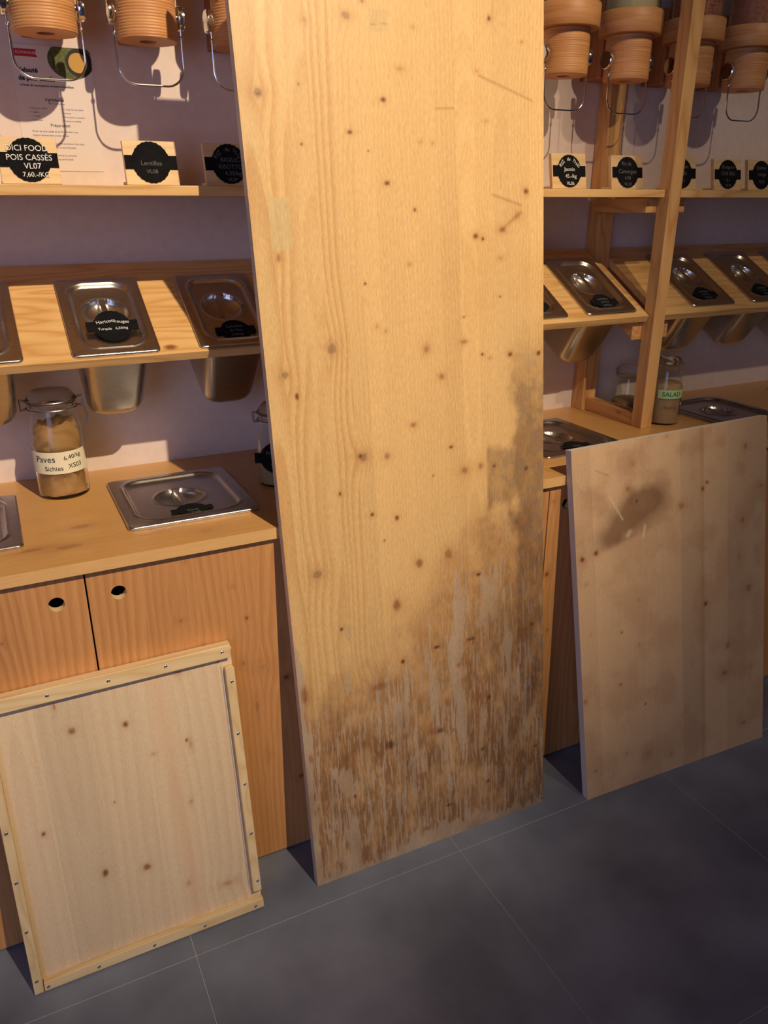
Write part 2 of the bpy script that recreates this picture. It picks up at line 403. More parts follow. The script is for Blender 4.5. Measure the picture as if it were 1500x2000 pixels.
# ---------------------------------------------------------------- cabinets
rnd = random.Random(4)
PINE = srgb(206, 148, 92); PINED = srgb(168, 106, 56)
def door(parent, x0, x1, hx, hz, seed, knots, par, du, dv, lx):
    W = x1-x0; z0, z1 = .006, .8455
    corners = [(x0-lx, CY, z0), (x1-lx, CY, z0), (x0-lx, CY, z1), (x1-lx, CY, z1)]
    rr = random.Random(seed); ed = stave_edges(W, 5, rr)
    kk = [(k[0]-x0, k[1]-z0, k[2], k[3], k[4]) for k in knots]
    def cf(U, V):
        out = np.zeros(U.shape+(3,))
        for i in range(5):
            m_ = (U[0] >= ed[i]-1e-6) & (U[0] <= ed[i+1]+1e-6)
            if not m_.any(): continue
            p = par[i % len(par)]
            out[:, m_] = figure(U[:, m_], V[:, m_], (ed[i]+p[0]*(ed[i+1]-ed[i]), p[1], p[2], p[3]), kk, PINE, PINED, seed*10+i, rr.uniform(-.05, .05), .75)
        return out
    return board_mesh('door', corners, W, z1-z0, 0, W, .019, cf, M['door'], parent, du, dv, side=srgb(226, 196, 146), hole=(hx-x0, hz-z0, .0148))
PARS = [(.8, .03, .05, .014), (.45, .010, .05, .013), (-.4, .04, .03, .014), (.55, .012, -.055, .014), (1.3, .04, .04, .015)]
cabs = [(-.466, 'pine cabinet whose two doors with finger holes stand behind the framed square board', [(.253, .699, .006, .005, 2), (.391, .67, .004, .004, 1), (.364, .751, .005, .004, 3), (.294, .629, .005, .004, 2), (.42, .54, .013, .01, 3), (.376, .562, .006, .009, 2), (-.078, .731, .006, .006, 2), (.273, .827, .003, .003, 2), (.473, .497, .009, .008, 1), (.497, .21, .006, .006, 1), (.40, .44, .005, .02, 2), (.42, .30, .006, .01, 3)], .0022),
        (.631, 'pine cabinet half hidden behind the tall stained board', [(1.192, .599, .008, .008, 1), (1.196, .804, .008, .007, 2), (1.21, .43, .008, .008, 2), (1.20, .2, .006, .006, 2)], .003),
        (1.728, 'pine cabinet at the right edge behind the plain board', [(1.9, .3, .008, .008, 1)], .004)]
for (x0, lab, kn, g) in cabs:
    x1 = x0+1.095; r = thing('cabinet', lab, 'cabinet', (x0, CY, 0), group='row of pine cabinets under the worktop')
    D = WY-CY-.002
    for a, b in ((0.001, .018), (1.077, 1.094)):
        MB().box(a, b, .021, D, .004, .845).build('side_panel', M['carcass'], r)
    MB().box(.018, 1.077, D-.012, D-.001, .06, .84).build('back_panel', M['carcass'], r)
    MB().box(.018, 1.077, .021, D-.012, .05, .066).build('bottom_panel', M['carcass'], r)
    MB().box(.018, 1.077, .06, .075, .004, .05).build('plinth', M['carcass'], r)
    mid = x0+.548
    for da, db, hx in ((x0+.001, mid-.0018, mid-.056), (mid+.0018, x0+1.094, mid+.058)):
        d = door(r, da, db, hx, .789, int(abs(da)*100)+3, kn, PARS[::-1] if da > 0 else PARS, g, g*1.5, x0)
        for v in d.data.vertices: v.co.y -= CY
# worktop: one continuous board
TOPC = srgb(214, 162, 98); TOPD = srgb(180, 124, 64)
wk = [(.72, .185, .030, .014, 2), (.685, .088, .034, .014, 2), (.95, .05, .02, .010, 3), (.86, .10, .03, .014, 3), (.62, .1, .03, .01, 2), (1.9, .3, .03, .01, 2), (1.35, .06, .02, .008, 2), (-.2, .2, .03, .01, 2)]
def topc(U, V):     # grain along x
    out = np.zeros(U.shape+(3,)); n = 6
    for i in range(n):
        a, b = V.max()*i/n, V.max()*(i+1)/n; m_ = (V[:, 0] >= a-1e-6) & (V[:, 0] <= b+1e-6)
        kk = [(k[1]-.0, k[0], k[3], k[2], k[4]) for k in wk]
        out[m_] = figure(V[m_], U[m_], (a+(1.7 if i % 2 else -.7)*.09, .03, .04, .009), kk, TOPC, TOPD, 70+i, rnd.uniform(-.05, .05), .6)
    return out
wt = board_mesh('worktop', [(-.62, 1.443, CZ), (2.95, 1.443, CZ), (-.62, WY-.001, CZ), (2.95, WY-.001, CZ)], 3.57, WY-.001-1.443, 0, 3.57, .0245, topc, M['top'], None, .006, .0035, side=srgb(226, 178, 116), rects=[(x+.62-.118, x+.62+.118, y-1.443-.138, y-1.443+.138) for x, y in ((-.152, 1.722), (.326, 1.7135), (1.39, 1.727), (2.06, 1.735), (2.62, 1.74))])
tag(wt, 'long pine worktop running over all the cabinets with steel lids let into it', 'worktop')

# ---------------------------------------------------------------- rack above the worktop
r = thing('shelf_upright', 'pine ladder upright standing on the worktop between the two runs of shelves', 'upright', (1.706, 1.70, CZ))
MB().box(-.020, .021, -.012, .030, 0, 1.5).build('front_post', M['post'], r, bevel=.0015)
MB().box(-.030, .022, .245, .297, 0, 1.5).build('rear_post', M['post'], r, bevel=.0015)
MB().box(-.018, .019, .030, .245, .0005, .040).build('foot_rail', M['brace'], r, bevel=.0015)
MB().box(-.056, .085, .032, .243, .601, .6385).build('cross_plank', M['brace'], r, bevel=.0015)
ta = math.radians(30.5)
MB().add([(x, y, z) for x in (-.056, .080) for y, z in ((.031, .258), (.031, .305), (.24, .428), (.24, .392))], [(0, 1, 2, 3), (7, 6, 5, 4), (0, 4, 5, 1), (1, 5, 6, 2), (2, 6, 7, 3), (3, 7, 4, 0)]).build('cross_plank', M['brace'], r, bevel=.0015)

SZ = 1.531
def shelf(x0, x1, lab, notch):
    D = WY-1.704
    pts = [(0, 0), (x1-x0, 0), (x1-x0, D), (0, D)]
    if notch == 'r': pts = [(0, 0), (x1-x0, 0), (x1-x0, .235), (x1-x0-.014, .235), (x1-x0-.014, D), (0, D)]
    o = MB().prism(pts, -.019, 0).build('shelf', M['shelf'], bevel=.0012); o.location = (x0, 1.703, SZ)
    return tag(o, lab, 'shelf', 'flat pine shelves carrying the price signs')
# shelf decks notched round the posts: left and right run stop at the post, split parts meet behind it
shelf(-.62, 1.684, 'flat pine shelf with price signs, on the left side of the pine upright', 'r')
shelf(1.7295, 2.95, 'flat pine shelf with price signs, on the right side of the pine upright', '')

# tilted bin shelves, with cut-outs for the pans
LW, LL = .172, .258
pansL = [-.127, .142, .404, .683, .96, 1.235, 1.4765]
pansR = [1.872, 2.125, 2.378, 2.63]
SY, SZ2 = 1.706, 1.199
def tshelf(x0, x1, pans, lab, offs):
    holes = [rrect(p+.012-x0, p+LW-.012-x0, .0205+o_, .0205+o_+LL-.027, .02) for p, o_ in zip(pans, offs)]
    out = [(0, 0), (x1-x0, 0), (x1-x0, .255), (x1-x0-.014, .255), (x1-x0-.014, .333), (0, .333)] if x0 < 0 else [(0, 0), (x1-x0, 0), (x1-x0, .333), (0, .333)]
    o = plate('bin_shelf', out, holes, .0195, M['shelf'])
    o.location = (x0, SY, SZ2); o.rotation_euler = (ta, 0, 0)
    return tag(o, lab, 'shelf', 'tilted pine shelves holding the steel pans')
tshelf(-.62, 1.684, pansL, 'tilted pine shelf with steel lidded pans left of the pine upright', [0]*5+[.012]*2)
tshelf(1.7295, 2.95, pansR, 'tilted pine shelf with steel lidded pans right of the pine upright', [.016]*4)

# ---------------------------------------------------------------- chalk tags
def tag_outline(rx=.039, ry=.041, tabx=.053, taby=.0135):
    pts = []; n = 24
    for k in range(n*4):
        a = 2*math.pi*k/(n*4)+.0001; s_ = 1-.03*abs(math.cos(a*n/2))
        x, y = rx*math.cos(a)*s_, ry*math.sin(a)*s_
        if abs(y) < taby: 
            sx = 1 if x > 0 else -1
            if not pts or abs(pts[-1][0]) != tabx or pts[-1][1]*y < -1: pass
            pts.append((sx*tabx if abs(y) < taby*.97 else x, y))
        else: pts.append((x, y))
    out = []
    for sgn in (1, -1):    # right half then left half, with square tabs
        pass
    arc = [(rx*math.cos(a)*(1-.03*abs(math.cos(a*12))), ry*math.sin(a)*(1-.03*abs(math.cos(a*12)))) for a in [math.asin(taby/ry)+k*(math.pi-2*math.asin(taby/ry))/44 for k in range(45)]]
    top = arc; bot = [(-x, -y) for x, y in arc]
    return [(tabx, -taby), (tabx, taby)]+top+[(-tabx, taby), (-tabx, -taby)]+bot
TAGO = tag_outline()
def tag_mesh(curl=0):
    m = MB()
    m.prism(TAGO, 0, .0007)
    return m
# ---------------------------------------------------------------- lids
def rr_dist(x, y, a, b, r):      # signed distance to a rounded rectangle, negative inside
    qx = np.abs(x)-a+r; qy = np.abs(y)-b+r
    return np.hypot(np.maximum(qx, 0), np.maximum(qy, 0))+np.minimum(np.maximum(qx, qy), 0)-r
def lid_mesh(a, b, nx, ny, br, inset, ir, bdy=0):
    x = np.linspace(-a, a, nx); y = np.linspace(-b, b, ny); X, Y = np.meshgrid(x, y)
    d = rr_dist(X, Y, a, b, .012)
    # pull the grid corners onto the rounded outline
    for cx, cy in ((1, 1), (-1, 1), (1, -1), (-1, -1)):
        px, py = cx*(a-.012), cy*(b-.012)
        m_ = (X*cx > a-.012) & (Y*cy > b-.012); dx = X-px; dy = Y-py; h = np.maximum(np.hypot(dx, dy), 1e-9); mxx = np.maximum(np.abs(dx), np.abs(dy))
        X = np.where(m_, px+dx*mxx/h, X); Y = np.where(m_, py+dy*mxx/h, Y)
    di = rr_dist(X, Y, a-inset, b-inset, ir)
    Z = .0075+.0022*np.exp(-((di-.003)/.003)**2)-.0065*(1-ss(di, -.008, .0015))
    rb = np.hypot(X, Y-bdy)
    Z += .0016*np.exp(-((rb-br-.002)/.003)**2)
    bowl = np.sqrt(np.maximum(1-(rb/br)**2, 0))*.021
    bar = 1-ss(np.abs(X), .006, .0105)
    Z -= bowl*(1-bar)
    Z += .003*bar*(rb < br*.96)*(1-(rb/br)**2)
    n = nx*ny; V = np.stack([X, Y, Z], -1).reshape(-1, 3).tolist(); idx = np.arange(n).reshape(ny, nx)
    F = np.stack([idx[:-1, :-1], idx[:-1, 1:], idx[1:, 1:], idx[1:, :-1]], -1).reshape(-1, 4).tolist()
    ring = list(idx[0, :])+list(idx[1:, -1])+list(idx[-1, -2::-1])+list(idx[-2:0:-1, 0])
    m = len(ring); b0 = len(V)
    for k, (off, z) in enumerate(((.0010, .0070), (.0022, .0060), (.0030, .0044), (.0028, .0024), (.0024, .0006))):
        for i in ring:
            vx, vy, vz = V[i]; l = math.hypot(vx/a, vy/b) or 1
            V.append((vx+off*max(-1, min(1, vx/a*1.01)), vy+off*max(-1, min(1, vy/b*1.01)), z))
    prev = ring
    for k in range(5):
        cur = [b0+k*m+i for i in range(m)]
        for i in range(m): F.append([prev[i], cur[i], cur[(i+1) % m], prev[(i+1) % m]])
        prev = cur
    mb = MB(); mb.v = [tuple(p) for p in V]; mb.f = [tuple(f) for f in F]
    return mb
small = lid_mesh(LW/2, LL/2, 87, 129, .047, .021, .036, .012)
big = lid_mesh(.138, .158, 121, 139, .056, .026, .046, .0)
def writing(p, lines, m, base, name='lettering'):
    return join_text(name, lines, m, p, base)
def hx(x, y, s, rot=0, **kw): return (x, y, s, rot, kw)
def lid(kind, loc, rot, lab, group, tagged, tagpos=(0, -.09), words=None, curl=False, wm='chalk_dim'):
    r = thing('pan_lid', lab, 'lid', loc, rot, group)
    if kind not in lid.cache:
        lid.cache[kind] = (small if kind == 's' else big).build('steel_cover', M['steel'], r, smooth=True)
    else:
        c = lid.cache[kind].copy(); C.objects.link(c); c.parent = r
    if tagged:
        tm = Matrix.Translation((tagpos[0], tagpos[1], .0042)) @ (Matrix.Rotation(math.radians(14), 4, 'X') @ Matrix.Translation((0, .03, .0022)) if curl else Matrix.Scale(.86, 4))
        o = MB().prism(TAGO, 0, .0007, tm).build('chalk_tag', M['black'], r)
        o['label'] = 'black scalloped chalk tag'
        if words: writing(o, [(t, *hx(*q)) for t, *q in words], M[wm], tm @ Matrix.Translation((0, 0, .0009)))
    return r
lid.cache = {}
def tilt(x, s):    # point on the tilted shelf
    return (x, SY+s*math.cos(ta), SZ2+s*math.sin(ta))
labsL = [('steel lid at the left edge of the photo on the tilted shelf', 1), ('small steel lid on the tilted shelf above the paper bag jar, with bent tag', 1), ('small steel lid on the tilted shelf in the shadow left of the tall board', 1), None, None,
         ('small steel lid just right of the tall board on the tilted shelf', 1), ('small steel lid on the tilted shelf, first one left of the pine upright', 1)]
scrib = [('Lentilles', 0, .014, .013), ('du Puy', 0, -.002, .012), ('4,90/kg', 0, -.019, .011)]
for i, x in enumerate(pansL):
    if labsL[i] is None: continue
    wd = [('4,20', -.006, .016, .012, .1), ('Riz long', .0, -.002, .014), ('VL12', 0, -.02, .011)] if i == 0 else ([('Haricots', -.012, .012, .0115, .12), ('rouges', .021, .010, .011, -.1), ('Turquie   6,50/kg', 0, -.007, .0088)] if i == 1 else scrib)
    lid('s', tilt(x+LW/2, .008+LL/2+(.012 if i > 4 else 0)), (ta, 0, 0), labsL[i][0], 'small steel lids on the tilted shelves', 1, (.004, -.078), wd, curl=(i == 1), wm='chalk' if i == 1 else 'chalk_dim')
labsR = ['small steel lid on the tilted shelf, first one right of the pine upright', 'small steel lid on the tilted shelf, second one right of the pine upright', 'small steel lid cut off by the right edge of the photo on the tilted shelf']
for i, x in enumerate(pansR[:3]):
    lid('s', tilt(x+LW/2, .024+LL/2), (ta, 0, 0), labsR[i], 'small steel lids on the tilted shelves', 1, (.004, -.078), scrib)
for x, y, lab, tg in ((-.152, 1.722, 'large steel lid on the worktop cut off by the left edge of the photo', 0), (.326, 1.7135, 'large steel lid on the worktop between the clip jar and the tall board', 1), (1.39, 1.727, 'large steel lid on the worktop between the tall board and the plain board', 1), (2.06, 1.735, 'large steel lid on the worktop behind the plain board, right of the grain jar', 0), (2.62, 1.74, 'large steel lid at the far right edge on the worktop', 0)):
    lid('b', (x, y, CZ), (0, 0, 0), lab, 'large steel lids on the worktop', tg, (.004, -.098), [('Chia', 0, -.006, .016), ('VL20', .004, -.024, .011)], wm='chalk_dim')

# ---------------------------------------------------------------- pans under the tilted shelf
def pan_mesh():
    mb = MB(); secs = []
    a, b = LW/2-.014, LL/2-.017
    prof = [(0, 0, .022), (-.12, .007, .026), (-.175, .010, .030), (-.192, .014, .032), (-.204, .022, .032), (-.211, .036, .03)]
    n = None
    for z, ins, r in prof:
        o = rrect(-a+ins, a-ins, -b+ins, b-ins, min(r, a-ins-.002), 6); n = len(o); secs.append([(x, y, z) for x, y in o])
    # rim lying on the shelf under the lid
    rim = [(x, y, .0006) for x, y in rrect(-LW/2+.003, LW/2-.003, -LL/2+.003, LL/2-.003, .012, 6)]
    secs = [rim]+[[(x, y, .0006 if i == 0 else z) for x, y, z in s] for i, s in enumerate(secs)]
    vs = [p for s in secs for p in s]; fs = []
    for i in range(len(secs)-1):
        for k in range(n): fs.append((i*n+k, i*n+(k+1) % n, (i+1)*n+(k+1) % n, (i+1)*n+k))
    fs.append(tuple((len(secs)-1)*n+k for k in range(n)))
    return mb.add(vs, fs)
pl = ['steel food pan hanging under the tilted shelf at the left edge of the photo', 'steel food pan hanging under the tilted shelf right of the clip jar with paper bag', 'steel food pan hanging under the tilted shelf beside the tall board, in shadow', None, None, 'steel food pan hanging just right of the tall board', 'steel food pan hanging nearest left of the pine upright',
      'steel food pan hanging nearest right of the pine upright above the grain jar', 'steel food pan hanging second right of the pine upright', 'steel food pan hanging at the right edge of the photo']
p0 = None
for i, x in enumerate(pansL+pansR[:3]):
    if pl[i] is None: continue
    if p0 is None: o = p0 = pan_mesh().build('food_pan', M['pan'], smooth=True)
    else: o = p0.copy(); C.objects.link(o)
    off = 0 if i < 5 else (.012 if i < 7 else .016)
    o.location = tilt(x+LW/2, .008+LL/2+off); o.rotation_euler = (ta, 0, 0)
    tag(o, pl[i], 'pan', 'steel pans under the tilted shelves')

# ---------------------------------------------------------------- price signs on the flat shelf
def sign(x, y, w, h, lab, words, wm='chalk', k=1.0):
    r = thing('price_sign', lab, 'sign', (x, y, SZ), (0, 0, 0), 'price signs on the flat shelves')
    lean = math.radians(-11); mt = Matrix.Rotation(lean, 4, 'X')
    MB().box(-w/2, w/2, 0, .012, .0022, h, mt).build('holder', M['holder'], r, bevel=.001)
    MB().box(-w/2, w/2, .010, .045, .0005, .008).build('foot', M['holder'], r, bevel=.001)
    tm = mt @ Matrix.Translation((0, -.0010, .046)) @ Matrix.Rotation(math.pi/2, 4, 'X') @ Matrix.Scale(k, 4)
    o = MB().prism(TAGO, 0, .0008, tm).build('chalk_tag', M['black'], r); o['label'] = 'black scalloped chalk tag with side tabs'
    writing(o, [(t, *hx(*q)) for t, *q in words], M[wm], tm @ Matrix.Translation((0, 0, .001)))
    return r
SG = .011
sign(.119, 1.79, .108, .088, 'price sign for split peas at the left edge with white chalk writing', [('DICI FOOD', -.001, .021, .0150), ('POIS CASSÉS', .001, .004, .0150), ('VL07', .005, -.0115, .0150), ('7,60.-/KG', .009, -.0270, .0125)])
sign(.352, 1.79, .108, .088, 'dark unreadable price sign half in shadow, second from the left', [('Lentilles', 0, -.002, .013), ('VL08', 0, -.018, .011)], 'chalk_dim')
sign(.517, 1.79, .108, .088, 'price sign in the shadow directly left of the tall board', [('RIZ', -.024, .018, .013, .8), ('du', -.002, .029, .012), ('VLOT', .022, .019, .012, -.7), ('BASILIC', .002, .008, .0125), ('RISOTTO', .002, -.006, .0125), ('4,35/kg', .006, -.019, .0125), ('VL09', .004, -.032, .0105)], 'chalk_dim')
RW = [('RIZ', -.024, .018, .013, .8), ('de', -.002, .029, .012), ('THAI', .022, .019, .012, -.7), ('Jasmin', .0, .004, .0135), ('45.-/kg', .004, -.013, .0135), ('VL06', .002, -.031, .012)]
sign(1.432, 1.79, .112, .09, 'price sign with chalk writing right of the tall board', RW)
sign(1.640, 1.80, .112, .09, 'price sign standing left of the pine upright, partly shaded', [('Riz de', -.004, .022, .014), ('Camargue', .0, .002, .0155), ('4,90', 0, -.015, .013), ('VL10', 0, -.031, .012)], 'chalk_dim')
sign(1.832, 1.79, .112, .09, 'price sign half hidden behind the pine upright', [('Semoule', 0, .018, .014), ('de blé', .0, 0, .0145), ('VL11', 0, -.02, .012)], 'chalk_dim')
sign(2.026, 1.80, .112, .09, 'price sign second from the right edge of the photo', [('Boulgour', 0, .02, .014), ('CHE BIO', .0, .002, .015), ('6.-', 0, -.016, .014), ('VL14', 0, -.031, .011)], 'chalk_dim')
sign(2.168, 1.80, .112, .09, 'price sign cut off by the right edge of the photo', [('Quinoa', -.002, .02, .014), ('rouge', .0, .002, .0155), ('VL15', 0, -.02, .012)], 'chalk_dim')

# ---------------------------------------------------------------- dispensers
DY = 1.85
def dispenser(x, lab, fill, first):
    r = thing('food_dispenser', lab, 'dispenser', (x, DY, 1.802), group='wall mounted wooden food dispensers')
    prof = [(.017, .03), (.017, 0), (.0575, 0), (.0590, .0015)]
    z = .004
    gd = .0006 if x < 1 else .0002
    while z < .100:                                   # laminated rings, one shallow groove each
        prof += [(.0594-gd, z), (.0594, z+.0008), (.0594, z+.0040), (.0594-gd, z+.0048)]; z += .0052
    prof += [(.058, .104), (.017, .104), (.017, .03)]
    MB().lathe(prof, 56).build('nozzle', M['turned'], r, smooth=True)
    MB().lathe([(.014, .022), (.0165, .022), (.0165, .030), (.014, .030)], 24, closed=True).build('outlet_ring', M['bean'], r)
    MB().lathe([(.040, .104), (.0795, .104), (.081, .106), (.081, .156), (.0795, .158), (.071, .158), (.071, .15), (.040, .15)], 56, closed=True).build('collar', M['turned'], r, smooth=True)
    tb = MB().lathe([(.0700, .152), (.0700, .60), (.0675, .60), (.0675, .152)], 48, closed=True).build('storage_tube', M['tube'], r, smooth=True)
    g = MB(); rr = random.Random(int(x*100))
    g.lathe([(.0, .151), (.0630, .151), (.0630, .45), (0, .46)], 32)
    if fill != 'rice':
        for k in range(900):
            a = rr.uniform(0, 2*math.pi); z = rr.uniform(.156, .30); s_ = .0042
            q = Matrix.Translation((.0630*math.cos(a), .0630*math.sin(a), z)) @ Matrix.Rotation(rr.uniform(0, 6), 4, 'Z') @ Matrix.Rotation(rr.uniform(0, 3), 4, 'X')
            g.add([(s_, 0, 0), (-s_, 0, 0), (0, s_*.7, 0), (0, -s_*.7, 0), (0, 0, s_*.6), (0, 0, -s_*.6)], [(0, 2, 4), (2, 1, 4), (1, 3, 4), (3, 0, 4), (2, 0, 5), (1, 2, 5), (3, 1, 5), (0, 3, 5)], q)
    o = g.build('grain_filling', M[fill], r); o['kind'] = 'stuff'
    for s_ in (-1, 1):
        q = Matrix.Translation((s_*.058, 0, .046)) @ Matrix.Rotation(s_*math.pi/2, 4, 'Y')
        MB().lathe([(.008, 0), (.008, .004), (.021, .0045), (.022, .006), (.022, .015), (.020, .017), (.0, .018)], 32, q).build('side_knob', M['chrome'], r, smooth=True)
        MB().lathe([(.0, -.004), (.003, -.0035), (.0042, 0), (.003, .0035), (0, .004)], 16, Matrix.Translation((s_*.0655, -.008, .010))).build('hinge_ball', M['chrome'], r, smooth=True)
    pts = [(.0655, -.008, .05), (.0655, -.008, .02), (.0655, -.009, -.02)]
    rad = .036; zb = -.079
    for k in range(11):
        a = k/10*math.pi/2; pts.append((.0655-rad+rad*math.cos(a), -.010, zb+rad-rad*math.sin(a)))
    pts += [(-p[0], p[1], p[2]) for p in pts[::-1]]
    MB().tube(pts, .0021, 8).build('wire_handle', M['chrome'], r, smooth=True)
    MB().box(-.034, .034, .062, WY-DY-.001, .014, .20).build('wall_bracket', M['bracket'], r, bevel=.002)
    return r
dispenser(.187, 'wooden dispenser above the recipe sheet, leftmost with a wire handle', 'rice', True)
dispenser(.380, 'wooden dispenser second from the left, above the bare wall', 'rice', False)
dispenser(.575, 'wooden dispenser in shadow mostly hidden behind the tall board', 'rice', False)
dispenser(1.430, 'wooden dispenser with dark beans just right of the tall board', 'bean', False)
dispenser(1.637, 'wooden dispenser filled with pale grain left of the pine upright', 'rice', False)
dispenser(1.862, 'wooden dispenser partly hidden behind the pine upright with tan grain', 'grain', False)
dispenser(2.080, 'wooden dispenser with reddish grain at the right edge of the photo', 'grain', False)

# ---------------------------------------------------------------- recipe sheet on the wall
PX, PZ = .206, 1.684
rp = thing('recipe_sheet', 'printed recipe sheet on the wall behind the leftmost dispenser', 'poster', (PX, WY-.0006, PZ))
wall_m = Matrix.Translation((0, -.0006, 0)) @ Matrix.Rotation(math.pi/2, 4, 'X')
MB().box(-.080, .080, -.0006, .0, -.120, .120).build('sheet', M['paper'], rp)
def disc(name, m, x, y, rx_, ry_, z, p, ang0=0, ang1=2*math.pi, clipx=None):
    pts = [(x+rx_*math.cos(a), y+ry_*math.sin(a)) for a in np.linspace(ang0, ang1, 41)[:-1]]
    if clipx: pts = [(min(a, clipx), min(b, .1195)) for a, b in pts]
    return MB().prism(pts, z, z+.0001, wall_m).build(name, m, p)
disc('pea_picture', M['green'], .038, .096, .046, .036, .0001, rp, clipx=.0795)
disc('soup_bowl_picture', M['bowl'], .054, .092, .027, .027, .0003, rp, clipx=.0795)
disc('soup_picture', M['soup'], .052, .092, .019, .019, .0005, rp)
MB().prism([(-.073, .112), (-.028, .112), (-.031, .105), (-.027, .098), (-.073, .098)], .0001, .0003, wall_m).build('red_ribbon', M['red'], rp)
tmw = wall_m @ Matrix.Translation((0, 0, .0005))
LJ = dict(align='LEFT')
def T(t, x, y, s, bold=0, al='LEFT'): return (t, x, y, s, 0, dict(align=al, bold=bold, depth=.00005))
join_text('title', [T('Velouté', -.070, .073, .0125, .0004), T('de pois cassés', -.070, .058, .0125, .0004), T("à l'huile de tournesol et curcuma croustillant", -.068, .045, .0058, .0001), T('Ingrédients', -.024, .019, .0085, 0), T('Préparation', -.020, -.030, .0085, 0)], M['ink'], rp, tmw)
sm = ["Rincer les pois cassés et les faire revenir avec", "l'oignon émincé dans un peu d'huile.", "", "Ajouter l'eau et laisser cuire une heure à feu doux,", "saler, poivrer puis mixer le tout finement.", "", "Servir avec un filet d'huile et du curcuma,", "des graines et un peu de persil haché."]
join_text('small_print', [T('Pour 4 personnes', -.018, .012, .0045)]+[T(t, -.060, .002-k*.0075, .0048) for k, t in enumerate(['•  250 g pois cassés', '•  1 oignon', '•  1 carotte', '•  1 l bouillon'])]+[T(t, .004, .002-k*.0075, .0048) for k, t in enumerate(['•  c.s. huile de tournesol', '•  curcuma', '•  Sel et poivre, curcuma', '•  Graines torréfiées'])]
          +[T(t, -.058, -.042-k*.0078, .0050) for k, t in enumerate(sm)], M['ink_grey'], rp, tmw)
join_text('ribbon_writing', [T('ROMANDIE', -.069, .105, .0075)], M['paper'], rp, tmw @ Matrix.Translation((0, 0, .0003)))

# ---------------------------------------------------------------- jars
def jar(name, lab, x, y, R, Hj, neck, clip=True):
    r = thing(name, lab, 'jar', (x, y, CZ+.0005), group='glass clip jars on the worktop')
    zn = Hj*.80; t = .003
    out = [(0, 0), (R-.006, 0), (R-.001, .004), (R, .01), (R, zn-.045), (R-.004, zn-.03), (neck+.003, zn-.010), (neck, zn), (neck, zn+.006), (neck+.004, zn+.010), (neck+.004, zn+.016)]
    inn = [(max(p[0]-t, 0), p[1]+(t+.002 if p[1] < .02 else 0)) for p in out[::-1]]
    inn = [p for p in inn if p[1] >= .005 or p[0] == 0]
    MB().lathe(out+inn, 48).build('glass_body', M['glass'], r, smooth=True)
    MB().lathe([(neck-.002, zn+.0165), (neck+.005, zn+.0165), (neck+.005, zn+.0195), (neck-.002, zn+.0195)], 40, closed=True).build('rubber_gasket', M['rubber'], r, smooth=True)
    MB().lathe([(0, zn+.0215), (neck-.004, zn+.020), (neck+.005, zn+.020), (neck+.006, zn+.026), (neck+.001, zn+.034), (neck-.006, zn+.042), (neck-.012, zn+.044), (0, zn+.043)], 48).build('glass_lid', M['glass'], r, smooth=True)
    if clip:
        ring = [((neck+.006)*math.cos(a), (neck+.006)*math.sin(a), zn+.005) for a in np.linspace(0, 2*math.pi, 37)[:-1]]
        m = MB().tube(ring, .0015, 6, closed=True)
        m.tube([((neck+.0075)*math.cos(a), (neck+.0075)*math.sin(a), zn+.0225) for a in np.linspace(0, 2*math.pi, 37)[:-1]], .0014, 6, closed=True)
        for s_ in (-1, 1):
            n_ = neck+.006
            m.tube([(s_*n_, -.006, zn+.005), (s_*(n_+.012), -.006, zn+.002), (s_*(n_+.013), -.006, zn+.026), (s_*n_, -.006, zn+.0225)], .0014, 6)
            m.tube([(s_*n_, .006, zn+.005), (s_*(n_+.012), .006, zn+.002), (s_*(n_+.013), .006, zn+.026), (s_*n_, .006, zn+.0225)], .0014, 6)
        n_ = neck+.008
        m.tube([(n_+.01, -.006, zn+.004), (n_+.016, 0, zn-.022), (n_+.012, .0, zn-.042)], .0018, 6)
        m.build('wire_clip', M['screw'], r, smooth=True)
    return r, zn
def wrap(name, m, p, R, a0, a1, z0, z1, base=None, n=20):
    vs = []; 
    for z in (z0, z1):
        for rr_ in (R, R+.0006):
            for k in range(n+1):
                a = math.radians(a0+(a1-a0)*k/n); vs.append((rr_*math.cos(a), rr_*math.sin(a), z))
    q = n+1; fs = []
    for k in range(n):
        fs += [(q+k, q+k+1, 3*q+k+1, 3*q+k), (k, k+1, 2*q+k+1, 2*q+k), (k, k+1, q+k+1, q+k), (2*q+k, 2*q+k+1, 3*q+k+1, 3*q+k)]
    return MB().add(vs, fs).build(name, m, p, smooth=True)
def wrap_text(name, items, m, p, R, amid):
    o = join_text(name, items, m, p, Matrix.Identity(4))
    for v in o.data.vertices:
        a = math.radians(amid)+v.co.x/R; z = v.co.y; rr_ = R+.0009+max(v.co.z, 0)
        v.co = (rr_*math.cos(a), rr_*math.sin(a), z)
    return o
# clip jar with a paper bag inside
j, zn = jar('clip_jar', 'glass clip jar with a brown paper bag inside and a handwritten tape label', .093, 1.864, .056, .248, .0465)
bm_ = MB(); n = 64; rows = 34; rr = random.Random(2); vs = []
for i in range(rows+1):
    t_ = i/rows; z = .007+t_*(zn-.022-.007)
    for k in range(n):
        a = 2*math.pi*k/n
        cr = float(fbm(np.array([math.cos(a)*2.2+5+t_*2]), np.array([math.sin(a)*2.2+t_*6]), 3, 5)[0])
        R_ = .0522-.014*cr*cr*1.6-.006*max(0, t_-.8)/.2+(.0009*math.sin(z*300+3*math.cos(a*2)))
        zz = z+(.003*math.sin(a*5+1)+.002*math.sin(a*11)+.004*math.cos(a-.2)-.006)*(t_**6)
        vs.append((R_*math.cos(a), R_*math.sin(a), zz))
fs = [(i*n+k, i*n+(k+1) % n, (i+1)*n+(k+1) % n, (i+1)*n+k) for i in range(rows) for k in range(n)]
